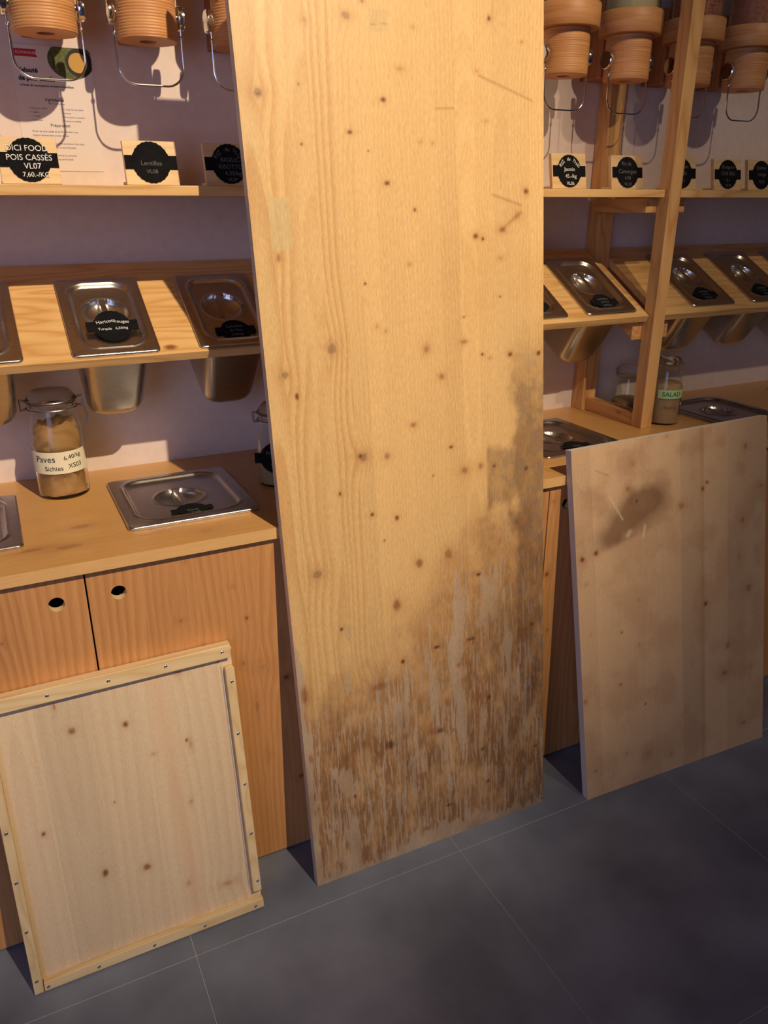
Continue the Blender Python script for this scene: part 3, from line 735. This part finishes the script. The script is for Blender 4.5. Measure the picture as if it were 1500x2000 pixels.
vs += [(0, 0, .007), (0, 0, zn-.045)]; fs += [(len(vs)-2, (k+1) % n, k) for k in range(n)]+[(len(vs)-1, rows*n+k, rows*n+(k+1) % n) for k in range(n)]
bm_.add(vs, fs).build('paper_bag', M['kraft'], j, smooth=True)
wrap('tape_label', M['label'], j, .0562, -185, -28, .062, .112)
wrap_text('label_writing', [('Paves', -.030, .096, .0205, 0, {}), ('6.40/kg', .030, .099, .0140, .12, {}), ('Sichies', -.013, .0745, .0150, 0, {}), ('XS03', .034, .078, .0150, .05, {})], M['pen'], j, .0562, -96)
# clip jar in shadow beside the tall board
j, zn = jar('clip_jar', 'dim glass clip jar with black tag in the shadow behind the tall board', .568, 1.715, .052, .19, .040)
MB().lathe([(0, .006), (.047, .006), (.047, .05), (.04, .056), (0, .054)], 32).build('bean_filling', M['flour'], j, smooth=True)
q = Matrix.Translation((-.025, -.0475, .075)) @ Matrix.Rotation(math.radians(-28), 4, 'Z') @ Matrix.Rotation(math.pi/2, 4, 'X') @ Matrix.Scale(.92, 4)
o = MB().prism(TAGO, 0, .0008, q).build('chalk_tag', M['black'], j)
writing(o, [('Amandes', 0, .014, .013, 0, {}), ('2,80', 0, -.002, .012, 0, {}), ('VL02', 0, -.02, .012, 0, {})], M['chalk_dim'], q @ Matrix.Translation((0, 0, .001)))
# grain jar right of the upright
j, zn = jar('storage_jar', 'glass jar of fine grain with pale green tape label beside the pine upright', 1.802, 1.722, .0485, .195, .037, clip=False)
MB().lathe([(0, .006), (.0445, .006), (.0445, .118), (.04, .124), (0, .122)], 36).build('grain_filling', M['flour'], j, smooth=True)
wrap('tape_label', M['tape_green'], j, .0487, -160, -62, .082, .108)
wrap_text('label_writing', [('SALAD', 0, .095, .019, 0, dict(bold=.0004))], M['pen_green'], j, .0487, -112)
wrap_text('glass_writing', [('FRANCE', .004, .055, .013, 0, {})], M['rubber'], j, .0487, -112)
# jar behind the upright
j, zn = jar('storage_jar', 'clear glass jar with a little grain seen through the gap of the pine upright', 1.822, 1.90, .048, .125, .038, clip=False)
MB().lathe([(0, .006), (.048, .006), (.048, .030), (.04, .036), (0, .035)], 32).build('grain_filling', M['flour'], j, smooth=True)

# ---------------------------------------------------------------- the three leaning boards
TK= [(0.0373, 1.6942, 0.0114, 0.01, 0), (0.0372, 1.6933, 0.0047, 0.0025, 1), (0.2173, 1.8322, 0.0102, 0.0084, 0), (0.2519, 1.8586, 0.0062, 0.0042, 0), (0.1357, 1.8177, 0.0049, 0.0041, 3), (0.3562, 1.8244, 0.0044, 0.0035, 3), (0.5272, 1.8539, 0.0048, 0.0054, 1), (0.604, 1.8179, 0.0038, 0.0028, 3), (0.3236, 1.751, 0.0088, 0.0044, 3), (0.496, 1.7574, 0.0036, 0.0028, 3), (0.2842, 1.6947, 0.0065, 0.0045, 1), (0.5157, 1.666, 0.0037, 0.0029, 3), (0.2105, 1.6354, 0.0053, 0.0036, 1), (0.1117, 1.6112, 0.003, 0.0026, 1), (0.2466, 1.6031, 0.0022, 0.0018, 1), (0.3616, 1.6229, 0.0035, 0.0028, 3), (0.3893, 1.6208, 0.0035, 0.0028, 3), (0.2836, 1.5464, 0.0067, 0.0047, 1), (0.6136, 1.5321, 0.0067, 0.0062, 1), (0.3424, 1.4959, 0.0035, 0.0039, 1), (0.4849, 1.4436, 0.0063, 0.0061, 1), (0.5026, 1.4382, 0.0038, 0.0041, 1), (0.5521, 1.4549, 0.0092, 0.0062, 2), (0.5906, 1.4846, 0.0093, 0.0083, 3), (0.5472, 1.3965, 0.0066, 0.0042, 3), (0.3252, 1.3917, 0.0047, 0.004, 3), (0.2228, 1.3577, 0.0034, 0.003, 1), (0.5445, 1.3175, 0.0027, 0.0022, 1), (0.4507, 1.2795, 0.0026, 0.0021, 1), (0.1152, 1.7126, 0.002, 0.0017, 1), (0.0471, 1.4124, 0.0051, 0.0083, 2), (0.1408, 1.2358, 0.0132, 0.014, 0), (0.0384, 1.1921, 0.0094, 0.0089, 0), (0.0587, 1.1489, 0.0043, 0.0081, 1), (0.3562, 1.2185, 0.0087, 0.0096, 2), (0.449, 1.2278, 0.0103, 0.0054, 2), (0.4953, 1.1969, 0.004, 0.0033, 1), (0.5683, 1.1912, 0.0069, 0.0056, 1), (0.6468, 1.1873, 0.0057, 0.0058, 1), (0.5138, 1.1876, 0.004, 0.0033, 3), (0.2634, 1.2618, 0.0035, 0.0031, 3), (0.2431, 1.2723, 0.0035, 0.0031, 3), (0.3899, 1.1572, 0.0076, 0.0066, 2), (0.3159, 1.0611, 0.0075, 0.0055, 2), (0.193, 1.0069, 0.0142, 0.012, 0), (0.1872, 1.0099, 0.0059, 0.0054, 1), (0.2493, 1.0015, 0.0073, 0.0078, 0), (0.4082, 1.0009, 0.0053, 0.0035, 1), (0.4409, 0.9426, 0.0108, 0.0094, 2), (0.4848, 0.9471, 0.0069, 0.0071, 2), (0.5209, 0.942, 0.0042, 0.0036, 1), (0.6112, 0.9244, 0.0059, 0.0062, 1), (0.3598, 0.9426, 0.0026, 0.0023, 1), (0.1344, 0.9357, 0.0035, 0.0055, 1), (0.2056, 0.8788, 0.0049, 0.0046, 1), (0.2643, 0.8619, 0.005, 0.0058, 1), (0.2311, 0.8149, 0.0025, 0.0023, 1), (0.3918, 0.7518, 0.0122, 0.016, 2), (0.3148, 0.7459, 0.0092, 0.0109, 2), (0.0686, 0.7694, 0.0138, 0.0137, 0), (0.4723, 0.6865, 0.0071, 0.0038, 1), (0.252, 0.6578, 0.0103, 0.0147, 2), (0.1133, 0.6321, 0.0036, 0.0036, 1), (0.2595, 0.5161, 0.0053, 0.0051, 1), (0.3506, 0.5294, 0.0097, 0.0039, 1), (0.446, 0.527, 0.0116, 0.004, 1), (0.4092, 0.4677, 0.0072, 0.0067, 2), (0.1967, 0.4692, 0.0259, 0.0115, 2), (0.4547, 0.3698, 0.0164, 0.0181, 2), (0.4936, 0.3574, 0.0061, 0.007, 1), (0.3394, 0.3114, 0.0228, 0.011, 2), (0.3508, 0.3079, 0.01, 0.0069, 1), (0.3869, 0.2982, 0.0073, 0.007, 2), (0.2565, 0.3217, 0.0096, 0.0108, 2), (0.2146, 0.3115, 0.0134, 0.0108, 1), (0.4703, 0.2189, 0.0077, 0.0058, 1), (0.6362, 0.1769, 0.005, 0.0046, 1), (0.5884, 0.1708, 0.0081, 0.0075, 3), (0.0893, 0.3058, 0.0114, 0.0118, 2), (0.0136, 0.3386, 0.006, 0.0128, 2), (0.2939, 0.2029, 0.0156, 0.0085, 2), (0.4866, 0.1215, 0.0063, 0.006, 1), (0.1142, 0.207, 0.0039, 0.0041, 1), (0.3669, 0.0927, 0.0104, 0.0044, 1), (0.2978, 0.0494, 0.0073, 0.0073, 2), (0.6563, 0.0101, 0.0051, 0.0048, 1), (0.6259, 0.5232, 0.0047, 0.0042, 1), (0.6236, 0.3555, 0.0048, 0.0043, 1), (0.0126, 0.4978, 0.0094, 0.0244, 2)]
RK= [(0.5759, 0.886, 0.0114, 0.0112, 0), (0.1692, 0.8348, 0.0082, 0.008, 2), (0.4217, 0.7955, 0.0054, 0.007, 1), (0.4364, 0.8099, 0.0055, 0.0042, 1), (0.3467, 0.7609, 0.0159, 0.0111, 2), (0.5665, 0.6824, 0.0078, 0.0087, 2), (0.6354, 0.7703, 0.0059, 0.0043, 2), (0.062, 0.686, 0.008, 0.0081, 1), (0.0188, 0.6773, 0.0078, 0.008, 1), (0.0274, 0.61, 0.0048, 0.0041, 3), (0.5922, 0.4824, 0.016, 0.0168, 0), (0.4291, 0.4698, 0.0076, 0.0075, 1), (0.1345, 0.4543, 0.0034, 0.0029, 1), (0.1914, 0.4044, 0.0052, 0.0058, 3), (0.0351, 0.4712, 0.0032, 0.0028, 3), (0.5123, 0.3252, 0.0099, 0.0093, 2), (0.5006, 0.2454, 0.0119, 0.0095, 0), (0.6034, 0.2419, 0.0083, 0.0064, 3), (0.1252, 0.307, 0.0034, 0.003, 1), (0.2085, 0.2278, 0.0036, 0.003, 1), (0.0078, 0.2883, 0.0082, 0.0116, 2), (0.5781, 0.069, 0.0104, 0.0066, 2), (0.138, 0.0959, 0.0088, 0.0077, 3), (0.2134, 0.0765, 0.0128, 0.011, 3), (0.297, 0.0502, 0.0075, 0.0064, 3), (0.0321, 0.0775, 0.0034, 0.0031, 1), (0.1942, 0.5315, 0.0034, 0.0028, 3), (0.1964, 0.7991, 0.0033, 0.004, 1), (0.186, 0.9, 0.0098, 0.0105, 3), (0.2997, 0.9528, 0.0085, 0.0053, 3), (0.5542, 0.579, 0.0098, 0.0208, 3)]
LK= [(0.1542, 0.5365, 0.0063, 0.0063, 1), (0.1542, 0.5365, 0.0036, 0.0032, 0), (0.255, 0.5212, 0.0058, 0.0065, 1), (0.0703, 0.3367, 0.0044, 0.0054, 1), (0.1694, 0.2072, 0.0067, 0.0081, 1), (0.2516, 0.1882, 0.007, 0.0071, 1), (0.2516, 0.1882, 0.004, 0.0035, 3), (0.4157, 0.0814, 0.0156, 0.0063, 3), (0.3718, 0.6048, 0.0081, 0.0077, 3), (0.331, 0.1158, 0.0042, 0.0049, 3), (0.3696, 0.4496, 0.0031, 0.0034, 1), (0.3767, 0.4378, 0.0042, 0.0092, 3), (0.1306, 0.595, 0.0027, 0.0083, 2), (0.2095, 0.3582, 0.0019, 0.0022, 1), (0.3609, 0.306, 0.0042, 0.0059, 3), (0.2986, 0.4393, 0.005, 0.0034, 3), (0.4563, 0.6052, 0.0021, 0.0022, 1)]
def yt(z): return 1.314+.12*z
# tall stained board
TBc = [(.476, 1.316, 0), (1.125, 1.312, 0), (.455, yt(2.15), 2.15), (1.126, yt(2.15), 2.15)]
TW, TL = .66, 2.165
VC = srgb(226, 186, 128); VD = srgb(198, 144, 82)
def tall(U, V, i, ed, rr):
    p = rr.choice([(1.8, .05, .02, .006), (-1.2, .04, .03, .0065), (2.6, .06, .02, .0055), (.5, .016, .03, .010)]) if i > 3 else [(.3, .010, .03, .015), (1.1, .02, .035, .013), (.9, .03, .03, .012), (2, .05, .02, .010)][i]
    col = figure(U, V, (ed[i]+p[0]*(ed[i+1]-ed[i]), p[1], p[2], p[3]), TK, VC, VD, 200+i, rr.uniform(-.05, .05), .85 if i < 4 else .42)
    g = lambda cu, cv, ru, rv: np.exp(-(((U-cu)/ru)**2+((V-cv)/rv)**2))
    bare = np.array(srgb(192, 168, 142)); dirt = np.array(srgb(140, 100, 66)); grey = np.array(srgb(122, 106, 98))
    n1 = fbm(U*7, V*4, 11, 4); n2 = fbm(U*34, V*20, 12, 4); st = fbm(U*210, V*13, 13, 4); st2 = fbm(U*420, V*42, 14, 2)
    big = fbm(U*16, V*3.2, 15, 4); mud = fbm(U*60, V*55, 16, 4)
    # how far up the wear reaches: low on the left, higher on the right
    front = .60+.22*ss(U, .12, .40)+.10*ss(U, .40, .60)
    wear = ss(front-V+.28*(n1-.5)+.10*(n2-.5), 0, .22)
    # yellowed, dirty varnish
    col = lerp(col, col*np.array([.78, .68, .60]), wear*(.65+.35*ss(mud, .25, .75)))
    col = lerp(col, dirt[None, None]*(.8+.5*n2[..., None]), wear*ss(.66-V+.2*(n1-.5), 0, .40)*.72*ss(n2, .22, .62))
    # grey grime towards the right edge and the two square-ish stains
    gm = ss(U+.05*(n2-.5), .555, .60)*ss(1.30-V+.12*(n1-.5), 0, .32)*ss(V, .10, .40)*1.15
    gm = np.maximum(gm, ss(U+.08*(n1-.5), .40, .60)*ss(.80-V, 0, .25)*.75)
    sq = ss(U, .497, .507)*ss(1.0-V+.04*(n2-.5), 0, .03)*ss(V+.05*(n2-.5), .83, .87)
    gm = np.clip(np.maximum(gm, sq*.75)+g(.50, .80, .03, .05)*.5+g(.10, .62, .05, .03)*.0, 0, 1)
    col = lerp(col, col*np.array([.50, .45, .44]), np.clip(gm*(.55+.75*n2), 0, 1))
    col = lerp(col, grey[None, None]*(.75+.5*mud[..., None]), gm*ss(mud, .42, .72)*.42)
    spk = ss(fbm(U*130, V*45, 17, 4), .45, .80)*wear; col = col*(1-.15*spk)[..., None]
    blo = ss(fbm(U*13, V*9, 18, 3), .45, .72)*ss(.75-V+.3*(U-.3), 0, .3); col = lerp(col, col*np.array([.66, .60, .56]), blo*.6)
    col = col*(1-wear[..., None]*np.array([.08, .10, .06]))
    # flaked streaks of bare wood following the grain
    dens = wear*(.35+.65*ss(.70-V, 0, .35))*(.55+.9*big)
    fl = ss(st+.16*(st2-.5)+.10*(mud-.5)-(.73-.20*dens), 0, .05)*wear
    fl = np.maximum(fl, ss(st2+.2*mud-(.93-.20*dens), 0, .05)*wear*.8)
    # larger bare patches
    pt = np.clip(g(.105, .07, .016, .11)+g(.098, .25, .02, .05)+g(.13, .62, .010, .03)*.7+g(.415, .62, .022, .11)*.8+g(.40, .46, .018, .08)+g(.415, .30, .02, .09)+g(.50, .62, .05, .12)*.7+g(.30, .06, .05, .05)*.6+g(.33, .5, .06, .09)*.45+g(.12, .50, .012, .04)*.7+g(.55, .42, .03, .16)*.5, 0, 1.2)
    fl = np.maximum(fl, ss(pt+.75*(fbm(U*90, V*16, 21, 4)-.5)+.25*(st-.5), .46, .56)*.92)
    # skirting of bare wood along the bottom and the lower left edge
    bt = ss(.004+.03*fbm(U*45, U*0, 22, 3)+.028*ss(U, .12, .3)*ss(.60-U, 0, .2)-V+.05*(fbm(U*130, V*22, 23, 4)-.5), 0, .008)
    le = ss(.004+.020*fbm(V*16, V*0, 24, 4)*ss(.66-V, 0, .12)+.008*(fbm(V*60, V*0, 25, 2)-.5)-U, 0, .0025)*ss(.66-V, 0, .03)
    fl = np.clip(np.maximum(fl, np.maximum(bt, le)), 0, 1)
    bcol = bare[None, None]*(.86+.26*fbm(U*50, V*8, 26, 3)[..., None])
    col = lerp(col, bcol*(1-.30*gm[..., None]), fl*(.50+.50*fbm(U*40, V*26, 19, 3))*(1-.25*gm)*(1-.25*blo))
    # knots show through the wear
    for k in TK:
        if k[1] < .75 and k[4] in (1, 2) and U.min()-.02 < k[0] < U.max()+.02:
            e = np.sqrt(((U-k[0])/k[2])**2+((V-k[1])/k[3])**2)+.3*(n2-.5); col = lerp(col, np.array(KC[k[4]][1])[None, None]*np.ones_like(col), (1-ss(e, .3, 1.25))*.7)
    # paler rectangle where tape was, a filler patch near the top, hairline marks
    rect = ss(U, .034, .037)*ss(.079-U, 0, .003)*ss(V, 1.423+.0, 1.427)*ss(1.521-V, 0, .004)
    col = lerp(col, np.array(srgb(208, 184, 132))[None, None]*(.93+.14*mud[..., None]), rect*.75)
    rect = ss(U, .262, .266)*ss(.304-U, 0, .002)*ss(V, 1.808, 1.814)*ss(1.852-V, 0, .006)
    col = lerp(col, np.array(srgb(200, 172, 122))[None, None]*np.ones_like(col), rect*.55)
    for (a, b, c, d_, w_) in ((.550, 1.539, .5495, 1.569, .0010), (.4515, 1.396, .452, 1.444, .0009), (.53, 1.525, .60, 1.505, .003), (.268, 1.822, .303, 1.826, .0009), (.55, 1.455, .60, 1.49, .004), (.50, 1.75, .63, 1.71, .0025), (.40, 1.685, .44, 1.687, .002)):
        dx, dy = c-a, d_-b; t = np.clip(((U-a)*dx+(V-b)*dy)/(dx*dx+dy*dy), 0, 1); dd = np.hypot(U-a-t*dx, V-b-t*dy)
        col = lerp(col, col*np.array([.62, .50, .40]), np.exp(-(dd/w_)**2)*.7)
    blot = ss(fbm(U*5, V*3, 61, 4), .52, .72)*ss(U, .3, .5)*.10
    return np.clip(col*(1-blot[..., None]*np.array([.5, .8, 1.2])), .005, .95)
tb = thing('tall_board', 'tall leaning laminated pine board with worn and stained lower end, standing on the floor', 'board', (0, 0, 0))
rr = random.Random(8); ed = stave_edges(TW, 15, rr, .22)
for i in range(15):
    board_mesh('stave', TBc, TW, TL, ed[i], ed[i+1], .021, lambda U, V: tall(U, V, i, ed, rr), M['board_worn'], tb, .0014, .0027, v1=2.022, proud=rr.uniform(0, .0002), side=srgb(206, 192, 180))

# plain board on the right
RBc = [(1.236, 1.262, 0), (1.885, 1.24, 0), (1.211, 1.43, .94), (1.868, 1.412, .957)]
RWd, RL = .655, .96
def plain(U, V, i, ed, rr, tone):
    p = rr.choice([(1.8, .05, .02, .008), (-1.2, .04, .03, .009), (.5, .022, .04, .012)])
    col = figure(U, V, (ed[i]+p[0]*(ed[i+1]-ed[i]), p[1], p[2], p[3]), RK, srgb(206, 170, 132), srgb(188, 146, 106), 300+i, tone, .35)
    n1 = fbm(U*14, V*12, 31, 4); n2 = fbm(U*60, V*40, 32, 4)
    s1 = np.exp(-(((U-.175)/.085)**2+((V-.765-.25*(U-.17))/.05)**2)); s2 = np.exp(-(((U-.23)/.05)**2+((V-.80)/.03)**2)); s3 = np.exp(-(((U-.10)/.05)**2+((V-.71)/.04)**2))
    st = np.clip(s1+.6*s2+.5*s3+.7*(n1-.5)-.06, 0, 1)*ss(V-.22*U, .655, .675)
    col = lerp(col, col*np.array([.44, .38, .34]), np.clip(st*1.5, 0, 1))
    wsh = ss(.93*1-V, 0, .3)*.0
    col = col*(1-.16*ss(n1, .45, .7)[..., None]*np.array([.6, .9, 1.]))
    # orange streak and scratches
    oz = np.exp(-((U-.418)/.006)**2)*(.5+.5*vn(V*9, V*0, 77)); col = lerp(col, col*np.array([.86, .68, .5]), oz*.6)
    for (a, b, c, d_, w_, pale) in ((.110, .828, .150, .760, .0022, 1), (.165, .715, .172, .722, .006, 1), (.215, .70, .222, .73, .004, 1), (.07, .90, .11, .88, .0018, 0), (.022, .86, .028, .85, .0014, 0)):
        dx, dy = c-a, d_-b; t = np.clip(((U-a)*dx+(V-b)*dy)/(dx*dx+dy*dy), 0, 1); dd = np.hypot(U-a-t*dx, V-b-t*dy)+.003*(n2-.5)
        k = np.exp(-(np.maximum(dd, 0)/w_)**2)*(.4+.8*n2)
        col = lerp(col, (np.array(srgb(226, 204, 170))[None, None]*np.ones_like(col)) if pale else col*.5, np.clip(k*.8, 0, 1))
    ed_ = 1-ss(U, .0, .004); col = lerp(col, col*.92, ed_)
    return np.clip(col, .005, .95)
rb = thing('plain_board', 'pale square pine board with a dark smudge, leaning on the worktop at right', 'board', (0, 0, 0))
rr = random.Random(21); ed = stave_edges(RWd, 9, rr, .3)
for i in range(9):
    tn = rr.uniform(-.07, .07)
    board_mesh('stave', RBc, RWd, RL, ed[i], ed[i+1], .021, lambda U, V: plain(U, V, i, ed, rr, tn), M['board_bare'], rb, .002, .003, proud=rr.uniform(0, .0002), side=srgb(226, 216, 206))

# framed square board on the left: a panel with battens screwed round it
LBc = [(-.141, 1.330, 0), (.344, 1.332, 0), (-.141, 1.436, .632), (.344, 1.436, .632)]   # panel face; battens stand proud of it
LWd, LLn = .485, .641
fb = thing('framed_board', 'small pale pine panel with battens screwed round its edge, leaning on the left cabinet', 'board', (0, 0, 0))
def lp(U, V, i, ed, rr):
    p = [(.55, .010, .06, .020), (.5, .010, -.06, .021), (1.5, .04, .03, .022), (.45, .012, .06, .020), (-.6, .04, .03, .022)][i]
    col = figure(U, V, (ed[i]+p[0]*(ed[i+1]-ed[i]), p[1], p[2], p[3]), LK, srgb(222, 196, 160), srgb(202, 166, 124), 400+i, rr, .55)
    gs = np.exp(-((U-.36)/.02)**2)*ss(vn(V*3, V*0, 8), .3, .6)*.0
    # pencil line along the right batten, pinkish heartwood band
    pk = np.exp(-((U-.335+.03*(V-.3))/.018)**2); col = lerp(col, col*np.array([.94, .82, .76]), pk*.7)
    pl_ = np.exp(-((U-.4605)/.0012)**2)*ss(V, .045, .05)*ss(.60-V, 0, .01)+np.exp(-((V-.044)/.0013)**2)*ss(U, .459, .462)*ss(.475-U, 0, .003)
    col = lerp(col, np.array(srgb(96, 112, 150))[None, None]*np.ones_like(col), np.clip(pl_, 0, 1)*.75)
    return np.clip(col, .005, .95)
rr = random.Random(5); ed = stave_edges(LWd, 5, rr, .2)
for i in range(5):
    tn = rr.uniform(-.04, .04)
    board_mesh('stave', LBc, LWd, LLn, ed[i], ed[i+1], .018, lambda U, V: lp(U, V, i, ed, tn), M['board_bare'], fb, .0019, .003, side=srgb(224, 202, 168))
# batten frame in panel coordinates (u right, v up, w out of the panel)
e0 = Vector(LBc[0]); eu = (Vector(LBc[1])-e0).normalized(); ev = (Vector(LBc[2])-e0).normalized(); ew = eu.cross(ev).normalized()
PMx = Matrix(((eu.x, ev.x, ew.x, e0.x), (eu.y, ev.y, ew.y, e0.y), (eu.z, ev.z, ew.z, e0.z), (0, 0, 0, 1)))
BT = .016
def batten(pts, screws, m, lab=None):
    b = MB().prism(pts, .0004, BT).build('batten', m, fb, bevel=.0015)
    b.data.transform(PMx)
    if lab: b['label'] = lab
    for (u, v) in screws:
        s_ = MB().lathe([(0, 0), (.0030, 0), (.0034, .0006), (.0026, .0011), (.0016, .0006), (0, .0006)], 14, Matrix.Translation((u, v, BT-.0002)))
        s_.box(-.0022, .0022, -.0004, .0004, .0004, .0009, Matrix.Translation((u, v, BT-.0002)))
        o = s_.build('screw', M['screw'], b); o.data.transform(PMx)
batten([(-.002, .6135), (.479, .6135), (.4795, .624), (.485, .634), (.482, .642), (-.002, .642)], [(.005, .628), (.122, .627), (.235, .627), (.347, .628), (.464, .629)], M['strip'])
batten([(.466, .045), (.485, .045), (.4855, .590), (.480, .596), (.466, .592)], [(.477, .559), (.476, .438), (.477, .316), (.477, .193), (.478, .071)], M['stripz'])
batten([(.0195, .0), (.486, .0), (.486, .022), (.480, .024), (.0195, .0205)], [(.027, .0085), (.126, .009), (.24, .009), (.35, .009), (.466, .009)], M['strip'])
batten([(0, .0), (.018, .0), (.018, .612), (0, .612)], [(.008, .49), (.008, .37), (.008, .26), (.008, .147), (.008, .03)], M['stripz'])
